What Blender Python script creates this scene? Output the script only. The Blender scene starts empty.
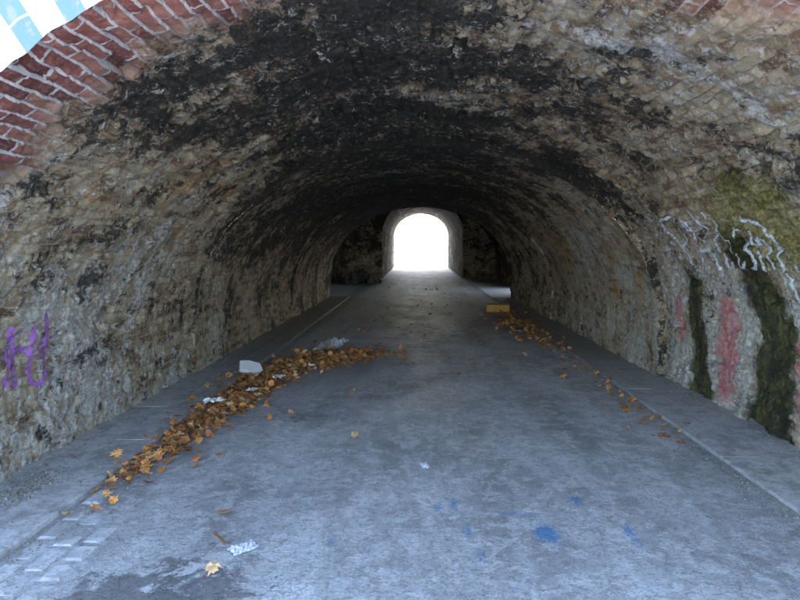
import bpy, math, random, bmesh
import numpy as np
from mathutils import Vector, noise, Matrix

random.seed(7); rng=np.random.default_rng(7)
SKY=1.5; SUN=5.0; SUN_EL=50; SUN_ROT=14
sc=bpy.context.scene

# ------------------------------------------------------------------ helpers
def link(o,parent=None):
    sc.collection.objects.link(o)
    if parent: o.parent=parent
    return o
def empty(name):
    e=bpy.data.objects.new(name,None); return link(e)
def mesh_obj(name,verts,faces,mat=None,parent=None,smooth=False):
    me=bpy.data.meshes.new(name)
    me.from_pydata([tuple(v) for v in verts],[],[tuple(int(i) for i in f) for f in faces]); me.update()
    if mat: me.materials.append(mat)
    if smooth: me.polygons.foreach_set('use_smooth',[True]*len(me.polygons))
    o=bpy.data.objects.new(name,me); return link(o,parent)
def grid_mesh(name,P,mat,parent=None,uv=None,attrs=None,keep=None,flip=False):
    n,m,_=P.shape
    idx=np.arange(n*m).reshape(n,m)
    q=np.stack([idx[:-1,:-1],idx[1:,:-1],idx[1:,1:],idx[:-1,1:]],-1)
    if keep is not None: q=q[keep]
    q=q.reshape(-1,4)
    if flip: q=q[:,::-1]
    me=bpy.data.meshes.new(name)
    nf=len(q)
    me.vertices.add(n*m); me.vertices.foreach_set('co',P.reshape(-1).astype(np.float32))
    me.loops.add(nf*4); me.loops.foreach_set('vertex_index',q.reshape(-1).astype(np.int32))
    me.polygons.add(nf); me.polygons.foreach_set('loop_start',(np.arange(nf)*4).astype(np.int32))
    me.polygons.foreach_set('loop_total',np.full(nf,4,np.int32))
    me.polygons.foreach_set('use_smooth',np.ones(nf,bool))
    me.update(calc_edges=True)
    if uv is not None:
        l=me.uv_layers.new(name='UVMap'); U=uv.reshape(-1,2)[q.reshape(-1)]
        l.data.foreach_set('uv',U.reshape(-1).astype(np.float32))
    for k,v in (attrs or {}).items():
        a=me.attributes.new(k,'FLOAT','POINT'); a.data.foreach_set('value',v.reshape(-1).astype(np.float32))
    me.materials.append(mat)
    me.validate()
    o=bpy.data.objects.new(name,me); return link(o,parent)

class NB:
    def __init__(s,name):
        s.m=bpy.data.materials.new(name); s.m.use_nodes=True
        s.t=s.m.node_tree; s.n=s.t.nodes
        s.bsdf=s.n['Principled BSDF']; s.out=s.n['Material Output']
    def L(s,a,b): s.t.links.new(a,b)
    def put(s,inp,v):
        if isinstance(v,bpy.types.NodeSocket): s.L(v,inp)
        elif isinstance(v,(tuple,list)) and len(v)==3 and inp.type=='RGBA': inp.default_value=(*v,1)
        else: inp.default_value=v
    def math(s,op,a,b=0.0,c=None,clamp=False):
        x=s.n.new('ShaderNodeMath'); x.operation=op; x.use_clamp=clamp
        s.put(x.inputs[0],a); s.put(x.inputs[1],b)
        if c is not None: s.put(x.inputs[2],c)
        return x.outputs[0]
    def wsum(s,*p):
        r=None
        for v,k in p:
            t=s.math('MULTIPLY',v,k) if k!=1 else v
            r=t if r is None else s.math('ADD',r,t)
        return r
    def attr(s,name):
        x=s.n.new('ShaderNodeAttribute'); x.attribute_name=name; return x.outputs['Fac']
    def cattr(s,name):
        x=s.n.new('ShaderNodeAttribute'); x.attribute_name=name; return x.outputs['Color']
    def obj(s):
        x=s.n.new('ShaderNodeTexCoord'); return x.outputs['Object']
    def uv(s):
        x=s.n.new('ShaderNodeTexCoord'); return x.outputs['UV']
    def sep(s,v,i):
        x=s.n.new('ShaderNodeSeparateXYZ'); s.L(v,x.inputs[0]); return x.outputs[i]
    def map(s,v,scale=(1,1,1),loc=(0,0,0)):
        x=s.n.new('ShaderNodeMapping'); s.L(v,x.inputs[0]); x.inputs['Scale'].default_value=scale; x.inputs['Location'].default_value=loc
        return x.outputs[0]
    def noise(s,v,scale,detail=6,rough=.6,dist=0,col=False):
        x=s.n.new('ShaderNodeTexNoise'); s.L(v,x.inputs['Vector']); x.inputs['Scale'].default_value=scale
        x.inputs['Detail'].default_value=detail; x.inputs['Roughness'].default_value=rough; x.inputs['Distortion'].default_value=dist
        return x.outputs['Color' if col else 'Fac']
    def voro(s,v,scale,feature='F1'):
        x=s.n.new('ShaderNodeTexVoronoi'); x.feature=feature; s.L(v,x.inputs['Vector']); x.inputs['Scale'].default_value=scale
        return x.outputs['Distance']
    def ss(s,v,a,b):
        x=s.n.new('ShaderNodeMapRange'); x.interpolation_type='SMOOTHSTEP'
        s.put(x.inputs['Value'],v); x.inputs['From Min'].default_value=a; x.inputs['From Max'].default_value=b
        return x.outputs[0]
    def ramp(s,v,stops):
        x=s.n.new('ShaderNodeValToRGB'); e=x.color_ramp.elements
        while len(e)<len(stops): e.new(.5)
        for i,(p,c) in enumerate(stops): e[i].position=p; e[i].color=(*c,1)
        s.put(x.inputs[0],v); return x.outputs[0]
    def mix(s,f,a,b,mode='MIX'):
        x=s.n.new('ShaderNodeMix'); x.data_type='RGBA'; x.blend_type=mode
        s.put(x.inputs[0],f); s.put(x.inputs[6],a); s.put(x.inputs[7],b); return x.outputs[2]
    def bump(s,h,dist=.01,strength=1,prev=None):
        x=s.n.new('ShaderNodeBump'); x.inputs['Strength'].default_value=strength; x.inputs['Distance'].default_value=dist
        s.L(h,x.inputs['Height'])
        if prev is not None: s.L(prev,x.inputs['Normal'])
        return x.outputs[0]
    def fin(s,col,rough=.85,normal=None,spec=.4):
        s.put(s.bsdf.inputs['Base Color'],col); s.put(s.bsdf.inputs['Roughness'],rough)
        s.bsdf.inputs['Specular IOR Level'].default_value=spec
        if normal is not None: s.L(normal,s.bsdf.inputs['Normal'])
        return s.m

# ------------------------------------------------------------------ materials
def mat_brick(name):
    b=NB(name); uv=b.uv(); ob=b.obj()
    wob=b.noise(ob,7,4,.6,col=True)
    x=b.n.new('ShaderNodeVectorMath'); x.operation='MULTIPLY_ADD'; b.L(wob,x.inputs[0]); x.inputs[1].default_value=(.03,.022,0); b.L(uv,x.inputs[2])
    br=b.n.new('ShaderNodeTexBrick'); b.L(x.outputs[0],br.inputs['Vector'])
    br.inputs['Color1'].default_value=(0,0,0,1); br.inputs['Color2'].default_value=(1,1,1,1); br.inputs['Mortar'].default_value=(.5,.5,.5,1)
    br.inputs['Scale'].default_value=1; br.inputs['Mortar Size'].default_value=.009; br.inputs['Mortar Smooth'].default_value=.5
    br.inputs['Brick Width'].default_value=.225; br.inputs['Row Height'].default_value=.075
    rnd=br.outputs['Color']; mort=br.outputs['Fac']
    n_f=b.noise(ob,24,6,.75); n_m=b.noise(ob,6.5,9,.80,.5); n_c=b.noise(ob,1.5,6,.6,.5); n_p=b.noise(ob,3.1,8,.76,.6); n_g=b.noise(ob,13,7,.82,.7)
    n_c2=b.noise(b.map(ob,(1,1,1),(11,5,2)),1.2,6,.6,.6)
    streak=b.noise(b.map(uv,(7.5,.8,1)),1.0,9,.74,.4)
    axial=b.noise(b.map(uv,(1.6,9,1)),1.0,7,.70,.3)
    fr=b.attr('front'); ifr=b.math('SUBTRACT',1,fr)
    C=b.math('SUBTRACT',n_c,.5); C2=b.math('SUBTRACT',n_c2,.5)
    base=b.ramp(b.wsum((rnd,.30),(n_p,.70)),
        [(.30,(.10,.06,.035)),(.40,(.27,.17,.095)),(.50,(.45,.34,.20)),(.59,(.62,.51,.34)),(.74,(.46,.25,.11))])
    red=b.ramp(b.wsum((rnd,.6),(n_f,.4)),[(.15,(.13,.045,.04)),(.5,(.31,.11,.09)),(.85,(.45,.20,.15))])
    base=b.mix(fr,base,red)
    base=b.mix(b.math('MULTIPLY',b.ss(n_f,.50,.60),b.math('MULTIPLY_ADD',ifr,.4,.15)),base,(.66,.60,.48))
    mc=b.mix(fr,(.34,.29,.22),(.74,.71,.69))
    base=b.mix(b.math('MULTIPLY',mort,b.math('MAXIMUM',b.math('MULTIPLY',b.ss(n_p,.44,.58),.5),fr)),base,mc)
    # lime wash / efflorescence
    pl=b.wsum((streak,.5),(n_m,.5),(C2,-.35),(b.attr('pale'),1))
    base=b.mix(b.math('MULTIPLY',b.ss(pl,.50,.57),.85),base,b.mix(b.ss(n_f,.43,.56),(.48,.45,.38),(.82,.81,.77)))
    # rust orange
    ru=b.wsum((n_m,.5),(n_p,.3),(streak,.2),(C2,.55),(b.attr('rust'),1))
    base=b.mix(b.math('MULTIPLY',b.ss(ru,.545,.63),.82),base,b.mix(b.ss(n_g,.4,.6),(.48,.17,.035),(.60,.34,.10)))
    # soot crust
    so=b.wsum((n_m,.50),(axial,.18),(streak,.12),(rnd,.04),(n_p,.26),(C,.45),(b.attr('soot'),1))
    base=b.mix(b.math('MULTIPLY',b.ss(so,.518,.565),.94),base,b.mix(b.ss(n_f,.42,.64),(.015,.014,.012),(.11,.095,.075)))
    pit=b.wsum((n_g,.8),(n_f,.2),(C,.25),(b.attr('soot'),.7))
    base=b.mix(b.math('MULTIPLY',b.ss(pit,.515,.575),b.math('MULTIPLY_ADD',ifr,.65,.25)),base,(.035,.030,.023))
    # lime flecks left where soot has shed
    fl=b.wsum((b.noise(b.map(ob,(1,1,1),(7,3,9)),11,8,.84,.8),1),(C,-.15),(b.attr('pale'),.5))
    base=b.mix(b.math('MULTIPLY',b.ss(fl,.545,.59),b.math('MULTIPLY_ADD',ifr,.65,.25)),base,b.mix(b.ss(n_f,.4,.58),(.46,.39,.28),(.80,.77,.68)))
    # lichen / slime / paint
    mo=b.wsum((streak,.30),(n_m,.30),(n_g,.35),(b.attr('moss'),1))
    base=b.mix(b.math('MULTIPLY',b.ss(mo,.60,.74),.72),base,b.mix(b.ss(n_f,.4,.6),(.14,.14,.02),(.44,.37,.10)))
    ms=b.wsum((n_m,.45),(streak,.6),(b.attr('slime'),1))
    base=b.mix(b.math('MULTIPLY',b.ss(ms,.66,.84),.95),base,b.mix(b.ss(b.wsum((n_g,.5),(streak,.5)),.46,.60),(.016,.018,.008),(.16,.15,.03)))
    pk=b.wsum((n_m,.5),(streak,.5),(b.attr('pink'),1))
    base=b.mix(b.math('MULTIPLY',b.ss(pk,.50,.70),.75),base,b.mix(b.ss(n_g,.42,.6),(.66,.11,.13),(.74,.40,.38)))
    h=b.wsum((mort,-.8),(rnd,.4),(n_m,2.6),(n_g,1.4))
    nn=b.bump(h,.018,1.0); nn=b.bump(n_f,.016,1.0,nn)
    return b.fin(base,.86,nn,.3)

def mat_paint_ring():
    b=NB('painted_brick'); ob=b.obj(); uv=b.uv()
    br=b.n.new('ShaderNodeTexBrick'); b.L(uv,br.inputs['Vector'])
    br.inputs['Color1'].default_value=(0,0,0,1); br.inputs['Color2'].default_value=(1,1,1,1); br.inputs['Mortar'].default_value=(.5,.5,.5,1)
    br.inputs['Scale'].default_value=1; br.inputs['Mortar Size'].default_value=.007
    br.inputs['Brick Width'].default_value=.225; br.inputs['Row Height'].default_value=.11
    n=b.noise(ob,18,6,.65)
    c=b.ramp(br.outputs['Color'],[(0,(.11,.19,.36)),(.38,(.16,.26,.44)),(.46,(.54,.56,.60)),(1,(.62,.64,.67))])
    c=b.mix(b.math('MULTIPLY',br.outputs['Fac'],.8),c,(.50,.52,.56))
    c=b.mix(b.math('MULTIPLY',b.ss(n,.50,.62),.6),c,(.34,.30,.30))
    nn=b.bump(b.math('ADD',b.math('MULTIPLY',br.outputs['Fac'],-1.),n),.01,.7)
    return b.fin(c,.6,nn)

def mat_concrete():
    b=NB('worn_concrete_floor'); ob=b.obj()
    nf=b.noise(ob,60,5,.7); nm=b.noise(ob,7,8,.74,.4); nc=b.noise(ob,1.3,8,.66,.5); sp=b.noise(ob,160,3,.6); ng=b.noise(ob,22,7,.78,.6)
    lon=b.noise(b.map(ob,(2.2,.35,1)),1.0,8,.66,.4)
    c=b.ramp(b.wsum((nc,.5),(lon,.5)),[(.40,(.29,.29,.28)),(.5,(.46,.46,.455)),(.59,(.62,.625,.62))])
    c=b.mix(b.math('MULTIPLY',b.ss(nm,.48,.58),.6),c,(.72,.72,.71))
    c=b.mix(b.math('MULTIPLY',b.ss(ng,.50,.59),.55),c,(.21,.20,.185))
    c=b.mix(b.math('MULTIPLY',b.ss(nf,.50,.62),.45),c,(.18,.18,.17))
    c=b.mix(b.math('MULTIPLY',b.ss(sp,.57,.68),.6),c,(.78,.78,.76))
    d=b.wsum((nm,.5),(nc,.5),(b.attr('dirt'),1))
    dm=b.ss(d,.45,.69)
    c=b.mix(b.math('MULTIPLY',dm,.85),c,b.mix(nf,(.12,.105,.085),(.28,.25,.21)))
    w=b.wsum((nm,.8),(ng,.1),(b.attr('wet'),1)); wm=b.ss(w,.50,.60)
    c=b.mix(b.math('MULTIPLY',wm,.74),c,(.075,.076,.076))
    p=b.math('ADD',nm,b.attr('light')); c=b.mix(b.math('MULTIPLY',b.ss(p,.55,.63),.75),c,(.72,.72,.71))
    bl=b.math('ADD',b.math('MULTIPLY',b.noise(b.map(ob,(1,.5,1)),30,8,.86,1.2),1.1),b.attr('blue')); c=b.mix(b.math('MULTIPLY',b.ss(bl,.54,.80),.82),c,(.035,.22,.46))
    cr=b.voro(b.map(b.noise(ob,2,4,.6,col=True),(1.6,1.6,0)),1.4,'DISTANCE_TO_EDGE')
    ck=b.math('SUBTRACT',1,b.ss(cr,.0,.006)); c=b.mix(b.math('MULTIPLY',ck,.3),c,(.15,.15,.15))
    h=b.wsum((nf,.6),(nm,1),(ng,1.3),(ck,-.4))
    nn=b.bump(h,.015,1.0); nn=b.bump(sp,.004,1.,nn)
    r=b.math('SUBTRACT',b.math('SUBTRACT',.66,b.math('MULTIPLY',wm,.2)),b.math('MULTIPLY',b.ss(nc,.4,.6),.12))
    return b.fin(c,r,nn,.5)

def mat_kerb():
    b=NB('kerb_stone'); ob=b.obj(); n=b.noise(ob,5,8,.74,.4); n2=b.noise(ob,28,6,.78); n3=b.noise(ob,110,3,.6)
    c=b.ramp(n,[(.40,(.31,.31,.30)),(.5,(.44,.44,.435)),(.60,(.60,.60,.59))])
    c=b.mix(b.math('MULTIPLY',b.ss(n2,.50,.60),.5),c,(.17,.16,.14))
    c=b.mix(b.math('MULTIPLY',b.ss(n3,.58,.7),.4),c,(.72,.72,.70))
    dy=b.wsum((b.ss(b.sep(ob,1),4.5,11),.42),(b.math('SUBTRACT',n,.5),1.3))
    c=b.mix(b.math('MULTIPLY',b.ss(dy,.02,.34),.8),c,b.mix(n2,(.11,.095,.075),(.26,.23,.19)))
    return b.fin(c,.78,b.bump(b.wsum((n,1),(n2,.7)),.012,1.),.4)

def mat_simple(name,c1,c2,scale=12,rough=.8,bd=.004,c3=None,spec=.4):
    b=NB(name); ob=b.obj(); n=b.noise(ob,scale,7,.65,.2); n2=b.noise(ob,scale*5,4,.6)
    c=b.ramp(n,[(.35,c1),(.65,c2)])
    if c3: c=b.mix(b.ss(n2,.55,.68),c,c3)
    return b.fin(c,rough,b.bump(b.math('ADD',n,b.math('MULTIPLY',n2,.4)),bd,.8),spec)

M_BR=mat_brick('sooty_brick')
M_RING=mat_paint_ring()
M_CON=mat_concrete()
M_KERB=mat_kerb()
M_GROUND=mat_simple('ground_paving',(.48,.48,.47),(.56,.56,.55),.8,.9,.01,(.42,.42,.41))
M_EARTH=mat_simple('earth_bank',(.06,.07,.03),(.13,.12,.06),2,.95,.03)
M_STONE=mat_simple('grit',(.12,.11,.09),(.30,.28,.25),30,.9,.002)
M_WHITE=mat_simple('white_plastic',(.66,.67,.67),(.80,.81,.81),14,.5,.003)
M_FILM=mat_simple('grimy_film',(.40,.42,.44),(.62,.64,.66),20,.4,.004)
M_CARD=mat_simple('cardboard',(.58,.31,.08),(.74,.44,.13),9,.8,.002)
M_DARK=mat_simple('dark_rubbish',(.04,.035,.03),(.12,.10,.08),9,.8,.01,(.3,.28,.25))

# ------------------------------------------------------------------ tunnel shape
def profile(cx,a,b,sp,ds=None,N=None):
    th=np.linspace(math.pi,0,1500)
    ex=cx+a*np.cos(th); ez=sp+b*np.sin(th)
    lz=np.linspace(-.05,sp,60)[:-1]
    X=np.concatenate([np.full(59,cx-a),ex,np.full(59,cx+a)]); Z=np.concatenate([lz,ez,lz[::-1]])
    s=np.concatenate([[0],np.cumsum(np.hypot(np.diff(X),np.diff(Z)))])
    if N is None: N=int(round(s[-1]/ds))+1
    S=np.arange(N)*ds if ds else np.linspace(0,s[-1],N)
    S=np.minimum(S,s[-1])
    x=np.interp(S,s,X); z=np.interp(S,s,Z)
    tx=np.gradient(x); tz=np.gradient(z); l=np.hypot(tx,tz)+1e-9
    return x,z,S,tz/l,-tx/l,S/s[-1]
OUT=(.1,2.85,2.25,.6); IN1=(.07,2.79,2.18,.6); IN2=(.06,2.75,2.13,.6)
def wobble(x,y,z):
    r=np.empty(x.size)
    xf,yf,zf=x.ravel(),y.ravel(),z.ravel()
    for i in range(x.size):
        p=Vector((xf[i],yf[i],zf[i]))
        r[i]=.034*noise.noise(p*1.1)+.026*noise.noise(p*3.7+Vector((5,3,1)))+.014*noise.noise(p*11)
    return r.reshape(x.shape)
def spall(x,y,z):
    r=np.empty(x.size); xf,yf,zf=x.ravel(),y.ravel(),z.ravel()
    for i in range(x.size):
        p=Vector((xf[i],yf[i],zf[i])); v=noise.noise(p*5.3)+.5*noise.noise(p*13)+.3*noise.noise(p*29)
        r[i]=-.026*min(max((v-.18)*5,0),1)+.007*noise.noise(p*37)
    return r.reshape(x.shape)
def B(D,f,D0,f0,sD,sf,amp): return amp*np.exp(-((D-D0)/sD)**2-((f-f0)/sf)**2)
def masks(D,f,z,left):
    soot=-.072+.088*np.exp(-((f-.47)/.25)**2)+.07*np.clip((D-6.5)/5,0,1)*np.exp(-((f-.45)/.3)**2)+.05*np.clip((D-12)/6,0,1)  # depth terms darken the vault further in
    soot+=B(D,f,3.25,.34,.35,.13,.08)+B(D,f,3.9,.42,.3,.10,.06)+B(D,f,4.6,.38,.5,.07,.05)+B(D,f,9.5,.28,3,.11,.06)+B(D,f,7.6,.52,1.0,.13,.08)+B(D,f,6.7,.70,.35,.10,.11)+B(D,f,5.8,.45,.6,.1,.05)
    soot+=-B(D,f,5.4,.24,1.2,.07,.05)-B(D,f,9,.85,3,.1,.06)-B(D,f,3.2,.62,.8,.1,.04)
    pale=-.035+.05*np.exp(-(z/1.0)**2)*(D<8)+B(D,f,3.3,.62,.7,.08,.05)+B(D,f,8.5,.87,3,.12,.06)+B(D,f,5.2,.92,2,.1,.07)+B(D,f,4.4,.13,1.5,.1,.06)-.04*np.clip((D-9)/4,0,1)*(f<.7)
    rust=-.045+B(D,f,5.4,.27,1.2,.05,.10)+B(D,f,8,.36,1.0,.05,.12)+B(D,f,9,.82,3,.09,.10)+B(D,f,5.5,.48,.8,.1,.06)+B(D,f,9,.2,3,.08,.06)+B(D,f,5,.6,1,.05,.05)
    moss=-.12+B(D,f,4.9,.79,.8,.07,.32)+B(D,f,4.1,.82,.6,.12,.28)+B(D,f,6.1,.79,.35,.06,.26)+B(D,f,10,.03,6,.04,.12)+B(D,f,5,.98,1.5,.03,.14)+B(D,f,4.2,.04,1.5,.03,.12)
    wv=.05*np.sin(z*5)+.03*np.sin(z*13)
    R=(f>.5)
    slime=-.14+.58*np.exp(-(np.abs(D+wv-6.08)/.25)**2)*R/(1+np.exp(-(1.48-z)*7))+.62*np.exp(-(np.abs(D-wv-4.88+.10*(1.2-z))/.36)**2.2)*R/(1+np.exp(-(1.78-z)*7))
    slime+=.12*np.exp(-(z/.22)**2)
    pink=-.25+.62*np.exp(-(np.abs(D-wv*.5-5.54)/.20)**2)*R*np.exp(-((z-.62)/.60)**4)+.6*np.exp(-(np.abs(D-4.42)/.15)**2)*R*np.exp(-((z-.55)/.40)**4)+.52*np.exp(-(np.abs(D-6.5)/.12)**2)*R*np.exp(-((z-.8)/.35)**4)
    return dict(soot=soot,pale=pale,rust=rust,moss=moss,slime=slime,pink=pink)
def yfront(x): return 2.22-.13*x

tunnel=empty('brick_tunnel')
store={}
def barrel(name,pr,y0,y1,ds,front=False,relief=False,voff=0,plain=None,sadd=0):
    x,z,S,nx,nz,f=profile(*pr,ds=ds)
    ys=np.arange(round((y1-y0)/ds)+1)*ds+y0; ys[-1]=y1
    Y,X=np.meshgrid(ys,x,indexing='ij'); Z=np.tile(z,(len(ys),1)); F=np.tile(f,(len(ys),1)); SS=np.tile(S,(len(ys),1))
    keep=None
    if front:
        yf=yfront(X); keep=(Y[1:,1:]>yf[1:,1:]+1e-4)&(Y[1:,:-1]>yf[1:,:-1]+1e-4); Y=np.maximum(Y,yf)
    w=wobble(X,Y,Z)
    if relief:
        row=np.floor(SS/.075+1e-4).astype(int); off=np.where(row%2==0,.1125,0)
        bx=np.floor((Y+off)/.225+1e-4).astype(int)
        hsh=np.abs(np.sin(row*12.9898+bx*78.233)*43758.5453)%1
        rec=-.009*hsh-.035*(hsh>.965)-.012*(hsh>.85)
        er=np.abs((SS/.075+1e-4)%1)<.12; ec=np.abs(((Y+off)/.225+1e-4)%1)<.05
        w=w+rec-np.where(er|ec,.007,0)+rng.random(SS.shape)*.006+spall(X,Y,Z)
    XX=X+nx*w; ZZ=Z+nz*w
    at=masks(Y,F,Z,X<0)
    if plain:
        for k in plain: at[k]=at[k]*0+plain[k]
    at['soot']=at['soot']+sadd
    at['front']=(1/(1+np.exp((Y-yfront(X)-.56-.07*np.sin(SS*9)-.05*np.sin(SS*23))*16))) if front else np.zeros_like(Y)
    if front: at['soot']=at['soot']-.13*at['front']; at['pale']-=.05*at['front']; at['rust']-=.2*at['front']
    P=np.stack([XX,Y,ZZ],-1); uv=np.stack([Y,SS+voff],-1)
    o=grid_mesh(name,P,M_BR,tunnel,uv,at,keep)
    store[name]=(P,Y,SS,Z,F)
    return o
def ringwall(name,pi,po,y,mat,extra=.22,yfun=None,N=400,rad=8,so=.06):
    xi,zi,S,nx,nz,f=profile(*pi,N=N); xo,zo,_,onx,onz,_=profile(*po,N=N)
    if extra: xo=xo-onx*extra; zo=zo-onz*extra
    T=np.linspace(0,1,rad)[:,None]
    X=xi*(1-T)+xo*T; Z=zi*(1-T)+zo*T; Y=(yfun(X) if yfun else np.full_like(X,y))
    w=wobble(X,Y,Z); X=X+nx*w*(1-T); Z=Z+nz*w*(1-T)
    Rr=np.hypot(xo-xi,zo-zi)*T
    F=np.tile(f,(rad,1)); at=masks(Y,F,Z,X<0); at['front']=np.zeros_like(Y); at['soot']+=so; at['pale']-=so
    return grid_mesh(name,np.stack([X,Y,Z],-1),mat,tunnel,np.stack([Rr,np.tile(S,(rad,1))],-1),at)

barrel('vault_entrance',OUT,1.80,6.9,.015,front=True,relief=True)
ringwall('vault_step',IN1,OUT,6.9,M_BR)
barrel('vault_middle',IN1,6.9,12.3,.03)
ringwall('vault_step_inner',IN2,IN1,12.3,M_BR)
barrel('vault_inner',IN2,12.3,17.5,.0375)
CH=(.0,3.72,2.7,.9); FAR=(.2,1.95,1.65,2.2)
ringwall('chamber_near_wall',IN2,CH,17.5,M_BR,N=200,rad=12,so=.05)
o=barrel('chamber_vault',CH,17.5,28,.075,sadd=.03)  # added soot tone also paints the chamber's gloom into its colour
me=o.data
bm=bmesh.new(); bm.from_mesh(me)
bmesh.ops.delete(bm,geom=[fc for fc in bm.faces if fc.calc_center_median().x>2.6 and 19.4<fc.calc_center_median().y<22.0 and fc.calc_center_median().z<2.3],context='FACES')  # hidden side opening, added to let daylight onto the left pier
bm.to_mesh(me); bm.free()
ringwall('chamber_end_wall',FAR,CH,28,M_BR,N=240,rad=24,so=-.03)
barrel('far_passage',FAR,28,42,.075,plain=dict(soot=.03,pale=-.02,rust=-.12))  # even soot tone also paints in the far passage's shade

RG=(.1,2.85+.36,2.25+.36,.6)
ringwall('painted_arch_ring',OUT,RG,2,M_RING,extra=0,yfun=lambda X: yfront(X)-.004,N=500)
def rect_annulus(name,pr,x0,x1,ztop,yfun,N=240,mat=M_BR):
    xi,zi,S,nx,nz,f=profile(*pr,N=N)
    cx=pr[0]; xo=[];zo=[]
    for a,c in zip(xi,zi):
        dx,dz=a-cx,c+1e-6
        t=min((x1-cx)/dx if dx>1e-6 else 1e9,(x0-cx)/dx if dx<-1e-6 else 1e9,ztop/dz if dz>.001 else 1e9)
        xo.append(cx+dx*t); zo.append(max(dz*t,-.05))
    xo=np.array(xo); zo=np.array(zo); T=np.linspace(0,1,20)[:,None]
    X=xi*(1-T)+xo*T; Z=zi*(1-T)+zo*T; Y=yfun(X)
    F=np.full_like(X,.5); at=masks(Y*0+5,F*0+.2,Z,X<0); at={k:v*0-.1 for k,v in at.items()}; at['front']=np.ones_like(X)
    return grid_mesh(name,np.stack([X,Y,Z],-1),mat,tunnel,np.stack([X,Z],-1),at)
rect_annulus('facade_wall',RG,-9,9,3.95,lambda X:yfront(X)+.006)
rect_annulus('far_facade_wall',FAR,-9,9,4.6,lambda X:np.full_like(X,42.0))
def box(name,x0,x1,y0,y1,z0,z1,mat,parent=None):
    v=[(x,y,z) for x in (x0,x1) for y in (y0,y1) for z in (z0,z1)]
    f=[(0,1,3,2),(4,6,7,5),(0,4,5,1),(2,3,7,6),(0,2,6,4),(1,5,7,3)]
    return mesh_obj(name,v,f,mat,parent)
mesh_obj('earth_embankment',[(-8.9,3.5,3.9),(8.9,3.5,3.9),(8.9,41.8,4.5),(-8.9,41.8,4.5),(-8.9,3.5,3.3),(8.9,3.5,3.3),(8.9,41.8,3.95),(-8.9,41.8,3.95)],
   [(0,1,2,3),(4,7,6,5),(0,4,5,1),(1,5,6,2),(2,6,7,3),(3,7,4,0)],M_EARTH)

# ------------------------------------------------------------------ graffiti (follows the brick surface)
def graffiti(name,strokes,right,width,color,src='vault_entrance'):
    P,Y,SS,Z,F=store[src]
    x,z,S,nx,nz,f=profile(*OUT,ds=.015)
    half=len(z)//2
    if right: zz=z[half:][::-1]; s2=S[half:][::-1]
    else: zz=z[:half]; s2=S[:half]
    segs=[]
    for st in strokes:
        p=[np.array(q,float) for q in st]; q=[]
        pp=[p[0]]+p+[p[-1]]
        for i in range(1,len(pp)-2):
            for t in np.linspace(0,1,7)[:-1]:
                a,b_,c,d=pp[i-1],pp[i],pp[i+1],pp[i+2]
                q.append(.5*((2*b_)+(-a+c)*t+(2*a-5*b_+4*c-d)*t*t+(-a+3*b_-3*c+d)*t**3))
        q.append(p[-1]); q=np.array(q)
        q[:,1]=np.interp(q[:,1],zz,s2)
        segs+= [(q[i],q[i+1]) for i in range(len(q)-1)]
    allp=np.array([s[0] for s in segs]+[s[1] for s in segs])
    y0,y1=allp[:,0].min()-.1,allp[:,0].max()+.1; s0,s1=allp[:,1].min()-.1,allp[:,1].max()+.1
    iy=np.where((Y[:,half]>y0)&(Y[:,half]<y1))[0]; js=np.where((SS[0]>s0)&(SS[0]<s1))[0]
    sub=np.ix_(iy,js); Ps=P[sub].copy(); U=Y[sub]; V=SS[sub]
    d=np.full(U.shape,9.)
    for a,c in segs:
        ab=c-a; L=(ab**2).sum()+1e-12; t=np.clip(((U-a[0])*ab[0]+(V-a[1])*ab[1])/L,0,1)
        d=np.minimum(d,np.hypot(U-a[0]-t*ab[0],V-a[1]-t*ab[1]))
    Ps[...,0]+=nx[js][None]*.004; Ps[...,2]+=nz[js][None]*.004
    dm=np.minimum(np.minimum(d[:-1,:-1],d[1:,1:]),np.minimum(d[1:,:-1],d[:-1,1:])); keep=dm<width*1.6+.01
    b=NB(name+'_paint'); n=b.noise(b.obj(),30,6,.7)
    e=b.math('ADD',b.attr('dist'),b.math('MULTIPLY',b.math('SUBTRACT',n,.5),width*.9))
    al=b.math('SUBTRACT',1,b.ss(e,width*.40,width*.80))
    al=b.math('MULTIPLY',al,b.ss(b.noise(b.obj(),45,5,.75),.34,.52))
    b.put(b.bsdf.inputs['Alpha'],al)
    b.fin(b.mix(n,color,tuple(k*.8 for k in color)),.6)
    return grid_mesh(name,Ps,b.m,None,np.stack([U,V],-1),dict(dist=d),keep)
tag=[[(6.30,1.90),(6.15,1.84),(6.0,1.70),(5.90,1.50),(5.92,1.34)],
     [(6.12,1.74),(5.98,1.86),(5.78,1.84),(5.76,1.66),(5.95,1.58)],
     [(5.74,1.36),(5.60,1.62),(5.50,1.86),(5.46,1.62),(5.42,1.38)],[(5.68,1.54),(5.42,1.56)],
     [(5.30,1.90),(5.25,1.62),(5.24,1.40),(5.14,1.44)],
     [(5.10,1.88),(5.05,1.62),(5.04,1.40),(4.95,1.46)],
     [(4.76,1.72),(4.86,1.72),(4.88,1.62),(4.78,1.56),(4.76,1.44),(4.88,1.40)],
     [(4.68,1.40),(4.67,1.68),(4.60,1.64),(4.58,1.42),(4.57,1.64),(4.50,1.62),(4.46,1.40),(4.40,1.18),(4.30,1.02)],
     [(4.66,1.80),(4.5,1.74),(4.38,1.60),(4.28,1.42)]]
graffiti('graffiti_tag',tag,True,.028,(.76,.80,.82))
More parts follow.
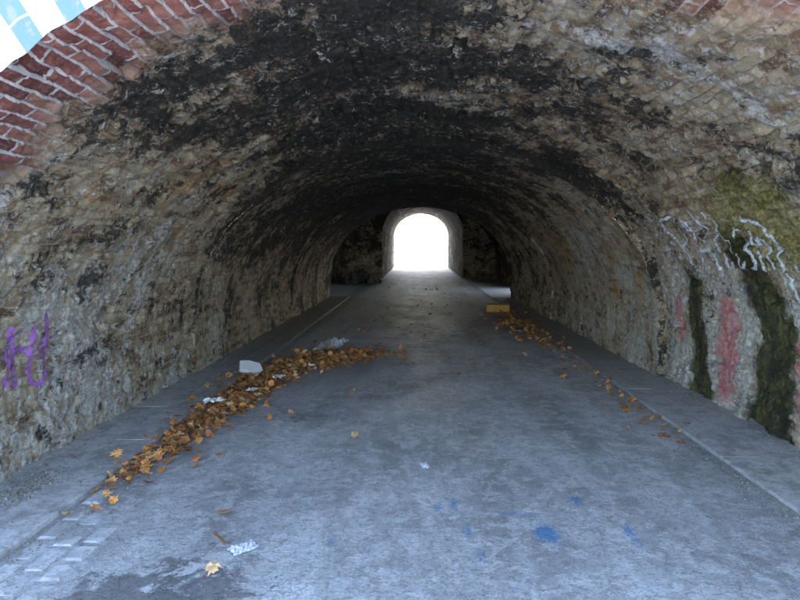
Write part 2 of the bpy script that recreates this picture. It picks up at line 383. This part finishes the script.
pur=[[(4.08,1.02),(4.09,.85),(4.06,.64)],[(3.92,1.02),(3.93,.85),(3.90,.64)],[(4.09,.84),(4.0,.88),(3.92,.84)],
     [(4.16,1.10),(4.22,.95),(4.16,.80)],[(4.06,.64),(4.16,.60),(4.24,.70),(4.30,.92)],[(3.84,1.04),(3.86,.86),(3.82,.66)]]
pur=[[(a-.12,c) for a,c in st] for st in pur]
graffiti('graffiti_scribble',pur,False,.032,(.38,.15,.48))

# ------------------------------------------------------------------ floor
road=empty('road')
def floor_grid(name,x0,x1,y0,y1,ds,z):
    xs=np.linspace(x0,x1,int((x1-x0)/ds)+1); ys=np.linspace(y0,y1,int((y1-y0)/ds)+1)
    Y,X=np.meshgrid(ys,xs,indexing='ij')
    zf=np.full_like(X,z).ravel()
    xf,yf=X.ravel(),Y.ravel()
    for i in range(zf.size):
        zf[i]+=.010*noise.noise(Vector((xf[i]*.9,yf[i]*.7,0)))+.004*noise.noise(Vector((xf[i]*4,yf[i]*4,3)))
    Z=zf.reshape(X.shape)
    def G(cx,cy,sx,sy,a): return a*np.exp(-((X-cx)/sx)**2-((Y-cy)/sy)**2)
    dirt=-.23+.24*np.clip((Y-7)/5,0,1)*(1-.85*np.exp(-((X-.15)/.42)**2))+.24*np.exp(-((X+2.1)/.22)**2)+.26*np.exp(-((X-2.28)/.14)**2)  # far dirt is thinned along the painted exit-sheen strip
    dirt+=G(-1.2,7.0,1.0,2.0,.22)+G(-1.9,4.8,.4,1.6,.1)+G(1.9,11,.6,2,.1)+G(-.3,7.5,.6,1.5,.12)+G(1.7,6.5,.3,2.5,.08)
    wet=-.17+G(-1.05,2.5,.5,.40,.33)+G(-1.05,5.2,.55,.28,.28)+G(-.5,5.9,.35,.25,.24)+G(-1.0,3.0,.3,.3,.15)+G(-1.5,2.4,.3,.3,.2)+G(-.3,7.2,.5,1.0,.16)+G(-1.6,8.5,.4,1.5,.16)+G(.9,6.4,.4,.3,.12)
    light=-.15+G(-1.0,2.75,.18,.16,.28)+G(-1.2,2.55,.15,.12,.2)+G(.6,4.5,1.5,1.6,.05)+G(.15,14,.5,5,.15)  # pale spots, plus a far centre strip painting in sheen from the exit
    blue=-.42
    for cx,cy,sx,sy,a in [(.71,3.08,.10,.14,.58),(1.18,3.1,.06,.16,.54),(.98,3.5,.07,.15,.50),(.22,3.45,.045,.12,.56),(.28,3.1,.045,.11,.50),(-.47,2.95,.05,.11,.58),(.33,2.82,.045,.13,.56),(.9,3.9,.07,.12,.44),(-.25,2.85,.045,.09,.50),(.12,3.4,.04,.09,.50),(.55,3.3,.3,.06,.38),(.2,2.6,.18,.06,.36),(1.5,3.6,.08,.13,.42),(1.0,2.9,.28,.09,.36),(.0,3.2,.3,.3,.16),(.8,3.3,.6,.5,.17),(1.1,4.6,.2,.2,.26),(1.3,2.75,.10,.08,.4),(-.6,3.3,.06,.08,.36)]:
        blue=blue+G(cx,cy,sx,sy,a)
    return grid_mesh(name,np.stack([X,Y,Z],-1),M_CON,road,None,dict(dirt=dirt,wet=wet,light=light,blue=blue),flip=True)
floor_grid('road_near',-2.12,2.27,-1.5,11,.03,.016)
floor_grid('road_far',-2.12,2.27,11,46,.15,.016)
g=600; mesh_obj('ground',[(-g,-g,-.012),(g,-g,-.012),(g,g,-.012),(-g,g,-.012)],[(0,1,2,3)],M_GROUND)

def slabs(name,x0,x1,y0,y1,L,h):
    vs=[];fs=[]; y=y0; gp=.0015
    while y<y1:
        l=L*random.uniform(.8,1.25); e=min(y+l,y1)-gp
        dz=random.uniform(-.0015,.0015); dx=random.uniform(-.005,.005); bv=.010
        xa,xb=x0+dx,x1+dx; zt=h+dz; base=len(vs)
        def loop(ix,z): return [(xa+ix,y+ix*.15,z),(xb-ix,y+ix*.15,z),(xb-ix,e-ix*.15,z),(xa+ix,e-ix*.15,z)]
        vs+=loop(0,-.02)+loop(0,zt-bv)+loop(bv*.4,zt-bv*.3)+loop(bv,zt)
        for k in range(3):
            for j in range(4): a=base+k*4; fs.append((a+j,a+(j+1)%4,a+4+(j+1)%4,a+4+j))
        a=base+12; fs.append((a,a+1,a+2,a+3)); y=e+gp
    return mesh_obj(name,vs,fs,M_KERB)
slabs('kerb',-2.42,-2.10,1.2,17.5,.9,.050)
slabs('kerb',2.25,2.55,1.2,17.5,.9,.040)
slabs('footing_ledge',-3.0,-2.425,2.3,17.5,1.4,.046)
slabs('footing_ledge',2.556,3.2,1.95,17.5,1.4,.036)
vs=[];fs=[]
for r in range(3):
    y=1.3
    while y<3.5-.3*r:
        l=random.uniform(.14,.22); x0=-2.07+r*.135+random.uniform(-.006,.006); w=.12; zt=.024+random.uniform(-.004,.004); b0=len(vs)
        for ix,z in ((0,0),(.004,zt-.008),(.02,zt)):
            vs+=[(x0+ix,y+ix,z),(x0+w-ix,y+ix,z),(x0+w-ix,y+l-ix,z),(x0+ix,y+l-ix,z)]
        for k in range(2):
            for j in range(4): a=b0+k*4; fs.append((a+j,a+(j+1)%4,a+4+(j+1)%4,a+4+j))
        fs.append((b0+8,b0+9,b0+10,b0+11)); y+=l+.02
mesh_obj('granite_setts',vs,fs,M_KERB)

# ------------------------------------------------------------------ leaves
def mat_leaf():
    b=NB('dry_leaf'); n=b.noise(b.obj(),45,5,.6)
    c=b.mix(b.math('MULTIPLY',b.ss(n,.4,.7),.6),b.cattr('tint'),(.20,.08,.025))
    return b.fin(c,.7,b.bump(n,.003,.6))
M_LEAF=mat_leaf()
outline=[(-90,.25),(-60,.75),(-48,.5),(-20,1.0),(-2,.48),(25,.95),(45,.55),(62,.8),(76,.6),(90,1.15),(104,.6),(118,.8),(135,.55),(155,.95),(182,.48),(200,1.0),(228,.5),(240,.75)]
def leaves(name,items):
    vs=[];fs=[];cols=[]
    pal=[(.54,.22,.06),(.46,.17,.05),(.62,.32,.11),(.33,.14,.05),(.58,.25,.06),(.22,.11,.05),(.66,.42,.21)]
    for (x,y,z,s) in items:
        rot=Matrix.Rotation(random.uniform(0,6.28),3,'Z')@Matrix.Rotation(random.gauss(0,.42),3,'X')@Matrix.Rotation(random.gauss(0,.42),3,'Y')
        if random.random()<.3: rot=rot@Matrix.Rotation(math.pi,3,'X')
        cu=random.uniform(-.2,1.6); b0=len(vs); c=random.choice(pal); k=random.uniform(.7,1.2); asp=random.uniform(.6,1); lobe=random.uniform(.35,1)
        loc=[Vector((0,0,0))]
        for a,r in outline:
            a=math.radians(a); r=(.8+(r-.8)*lobe)*random.uniform(.8,1.12)
            px=math.cos(a)*r*asp; py=math.sin(a)*r
            loc.append(Vector((px,py,cu*.35*(px*px)+.15*cu*py*py+random.uniform(-.10,.10))))
        pts=[rot@(p*s) for p in loc]; mz=min(p.z for p in pts)
        for p in pts: vs.append((x+p.x,y+p.y,z+p.z-mz*.8)); cols.append((c[0]*k,c[1]*k,c[2]*k,1))
        n=len(outline)
        for i in range(n): fs.append((b0,b0+1+i,b0+1+(i+1)%n))
    o=mesh_obj(name,vs,fs,M_LEAF)
    at=o.data.attributes.new('tint','FLOAT_COLOR','POINT'); at.data.foreach_set('color',np.array(cols,np.float32).ravel())
    return o
it=[]
path=[(-2.0,3.6,.10,.8),(-1.93,4.2,.13,2.2),(-1.92,4.7,.14,2.4),(-1.90,5.3,.17,3.2),(-1.85,5.9,.22,4.8),(-1.85,6.5,.22,4.4),(-1.72,7.1,.24,4.6),(-1.45,7.65,.28,6.5),(-1.1,8.0,.30,7.5),(-.65,8.25,.32,3.5)]
for i in range(len(path)-1):
    a,c=path[i],path[i+1]; n=int(50*(a[3]+c[3])/2*math.dist(a[:2],c[:2])/.5)
    for k in range(n):
        t=random.random(); w=a[2]*(1-t)+c[2]*t
        x=a[0]*(1-t)+c[0]*t+random.gauss(0,w*.8); y=a[1]*(1-t)+c[1]*t+random.gauss(0,.22)
        hgt=.02+(random.random()**2)*.07
        if x<-2.08:
            if random.random()<.7: x=-4.16-x
            else: hgt+=.04
        it.append((x,y,hgt,random.uniform(.030,.062)))
leaves('leaf_pile',it)
it=[]
for k in range(300):
    it.append((2.0+random.gauss(0,.20),11.3+random.gauss(0,1.3),.02+random.random()*.03,random.uniform(.04,.07)))
for k in range(140): it.append((2.12+random.gauss(0,.09),random.uniform(4.5,10.5),.022,random.uniform(.02,.05)))
leaves('leaf_pile',it)
it=[(-1.12,3.22,.024,.065),(-1.05,2.9,.024,.062),(-1.0,2.66,.024,.055),(2.0,5.5,.022,.07),(2.05,6.1,.022,.06),(-.52,4.66,.022,.05),(-1.62,4.05,.022,.055),(-1.5,4.2,.022,.06),(-1.58,3.95,.022,.05),(1.75,6.9,.022,.06),(-1.35,5.1,.022,.06),(-1.2,5.3,.022,.05),(-.35,8.3,.02,.06),(-.6,9.1,.02,.06),(-1.45,4.9,.022,.055),(2.35,5.0,.05,.05),(-1.1,10.6,.02,.06),(-.9,12,.02,.06),(.6,10,.02,.05),(-1.5,5.6,.02,.06)]
for k in range(60): it.append((random.uniform(-1.9,.2),random.uniform(6,13),.02,random.uniform(.025,.05)))
for k in range(45): it.append((random.uniform(.5,2.0),random.uniform(7,16),.02,random.uniform(.025,.05)))
for k in range(50): it.append((random.uniform(-2.0,1.9),random.uniform(12,25),.02,random.uniform(.04,.07)))
leaves('fallen_leaves',it)

def rubble(name,pts,mat):
    vs=[];fs=[]
    for (x,y,z,s) in pts:
        b0=len(vs); R=Matrix.Rotation(random.uniform(0,6.28),3,'Z')
        for v in [(-1,0,0),(1,0,0),(0,-1,0),(0,1,0),(0,0,-.4),(0,0,.8)]:
            p=R@(Vector(v)*s*random.uniform(.6,1.2)); vs.append((x+p.x,y+p.y,z+p.z))
        for f in [(0,2,5),(2,1,5),(1,3,5),(3,0,5),(2,0,4),(1,2,4),(3,1,4),(0,3,4)]: fs.append(tuple(b0+i for i in f))
    return mesh_obj(name,vs,fs,mat)
pts=[]
for k in range(4200):
    sd=random.random()<.5; y=random.uniform(2,12)
    x=(-2.08+abs(random.gauss(0,.10))) if sd else (2.23-abs(random.gauss(0,.08))); pts.append((x,y,.02,random.uniform(.003,.012)))
for k in range(900): pts.append((-2.68+abs(random.gauss(0,.05)),random.uniform(2.5,12),.048,random.uniform(.004,.014)))
for k in range(900): pts.append((2.88-abs(random.gauss(0,.05)),random.uniform(2.5,12),.038,random.uniform(.004,.014)))
for k in range(1200): pts.append((random.uniform(-2,2.1),random.uniform(2,12),.018,random.uniform(.002,.006)))
for k in range(300): pts.append((-2.5+random.gauss(0,.09),3.5+random.gauss(0,.2),.048,random.uniform(.006,.022)))
rubble('gravel_debris',pts,M_STONE)

def crumple(name,x,y,z,sx,sy,h,mat,seed,n=16):
    P=np.zeros((n,n,3)); random.seed(seed); th=random.uniform(0,3)
    for i in range(n):
        for j in range(n):
            u,v=(i/(n-1)-.5),(j/(n-1)-.5); q=Vector((u*3+seed,v*3,0))
            du,dv=u+.12*noise.noise(q*1.7),v+.12*noise.noise(q*1.7+Vector((9,0,0)))
            X=du*sx;Y=dv*sy
            P[i,j]=(x+X*math.cos(th)-Y*math.sin(th),y+X*math.sin(th)+Y*math.cos(th),z+h*abs(noise.noise(q*2.2)+.5*noise.noise(q*5))*1.3*(1-.5*(2*max(abs(u),abs(v)))**3))
    o=grid_mesh(name,P,mat); o.data.polygons.foreach_set('use_smooth',np.zeros(len(o.data.polygons),bool)); return o
crumple('plastic_bag',-.91,2.86,.022,.14,.10,.025,M_FILM,3)
crumple('plastic_wrapper',.05,4.02,.025,.11,.06,.02,M_FILM,5,10)
crumple('paper_scrap',-1.98,5.45,.09,.20,.13,.05,M_WHITE,8,8)
crumple('paper_scrap',-1.6,6.5,.09,.15,.11,.04,M_WHITE,9,8)
crumple('paper_scrap',-1.35,7.2,.08,.12,.10,.03,M_WHITE,10,8)
crumple('paper_scrap',-1.75,5.9,.09,.11,.09,.03,M_WHITE,11,8)
crumple('paper_scrap',1.85,10.6,.03,.12,.10,.03,M_FILM,16,8)
crumple('plastic_sheet',-1.35,8.85,.03,.85,.30,.16,M_FILM,12,18)
crumple('rubbish_heap',-2.5,24.5,.0,1.6,1.4,.55,M_DARK,14,22)
crumple('rubbish_heap',-2.6,26.4,.0,1.2,1.0,.6,M_DARK,15,22)
v=[(-.14,-.09),(.08,-.10),(.15,-.03),(.12,.09),(-.02,.11),(-.13,.08)]
vs=[(a*.95,b_*.95,0) for a,b_ in v]+[(a,b_,.045) for a,b_ in v]
ob=mesh_obj('polystyrene_block',vs,[tuple(range(5,-1,-1)),tuple(range(6,12))]+[(i,(i+1)%6,6+(i+1)%6,6+i) for i in range(6)],M_WHITE)
ob.location=(-2.02,6.78,.12); ob.rotation_euler=(.55,.25,.5)
m=ob.modifiers.new('b','BEVEL'); m.width=.008; m.segments=2
cb=empty('cardboard_box'); cb.location=(1.92,13.9,.022); cb.rotation_euler=(0,0,-.12)
W,Dp,H,t=.27,.19,.17,.006
def panel(nm,x0,x1,y0,y1,z0,z1): return box(nm,x0,x1,y0,y1,z0,z1,M_CARD,cb)
panel('bottom',-W,W,-Dp,Dp,0,t); panel('front',-W,W,-Dp,-Dp+t,t,H); panel('back',-W,W,Dp-t,Dp,t,H)
panel('side_left',-W,-W+t,-Dp+t,Dp-t,t,H); panel('side_right',W-t,W,-Dp+t,Dp-t,t,H)
for nm,sg in (('flap_front',-1),('flap_back',1)):
    o=mesh_obj(nm,[(-W,0,0),(W,0,0),(W,-sg*Dp*.98,.0),(-W,-sg*Dp*.98,.0)],[(0,1,2,3)],M_CARD,cb); o.location=(0,sg*(Dp-.002),H+.002); o.rotation_euler=(.12 if sg<0 else .05,0,0)

# ------------------------------------------------------------------ light
w=bpy.data.worlds.new('World'); sc.world=w; w.use_nodes=True
nt=w.node_tree; sky=nt.nodes.new('ShaderNodeTexSky'); sky.sky_type='NISHITA'; sky.sun_disc=False
sky.sun_elevation=math.radians(SUN_EL); sky.sun_rotation=math.radians(SUN_ROT); sky.air_density=1.0; sky.dust_density=2.5; sky.ozone_density=1
nt.links.new(sky.outputs[0],nt.nodes['Background'].inputs[0]); nt.nodes['Background'].inputs[1].default_value=SKY
sl=bpy.data.lights.new('sun','SUN'); sl.energy=SUN; sl.angle=math.radians(.5); sl.color=(1,.96,.90)
so=link(bpy.data.objects.new('sun',sl))
el,ro=math.radians(SUN_EL),math.radians(SUN_ROT)
d=Vector((math.sin(ro)*math.cos(el),math.cos(ro)*math.cos(el),math.sin(el)))
so.rotation_euler=d.to_track_quat('Z','Y').to_euler()

cam=bpy.data.cameras.new('camera'); cam.lens=26; cam.sensor_width=36; cam.clip_end=2000; cam.clip_start=.05
co=link(bpy.data.objects.new('camera',cam)); co.location=(0,0,1.6)
co.rotation_euler=(math.radians(90-5.4),0,math.radians(1.8))
sc.camera=co
sc.view_settings.view_transform='Standard'; sc.view_settings.look='None'; sc.view_settings.exposure=0
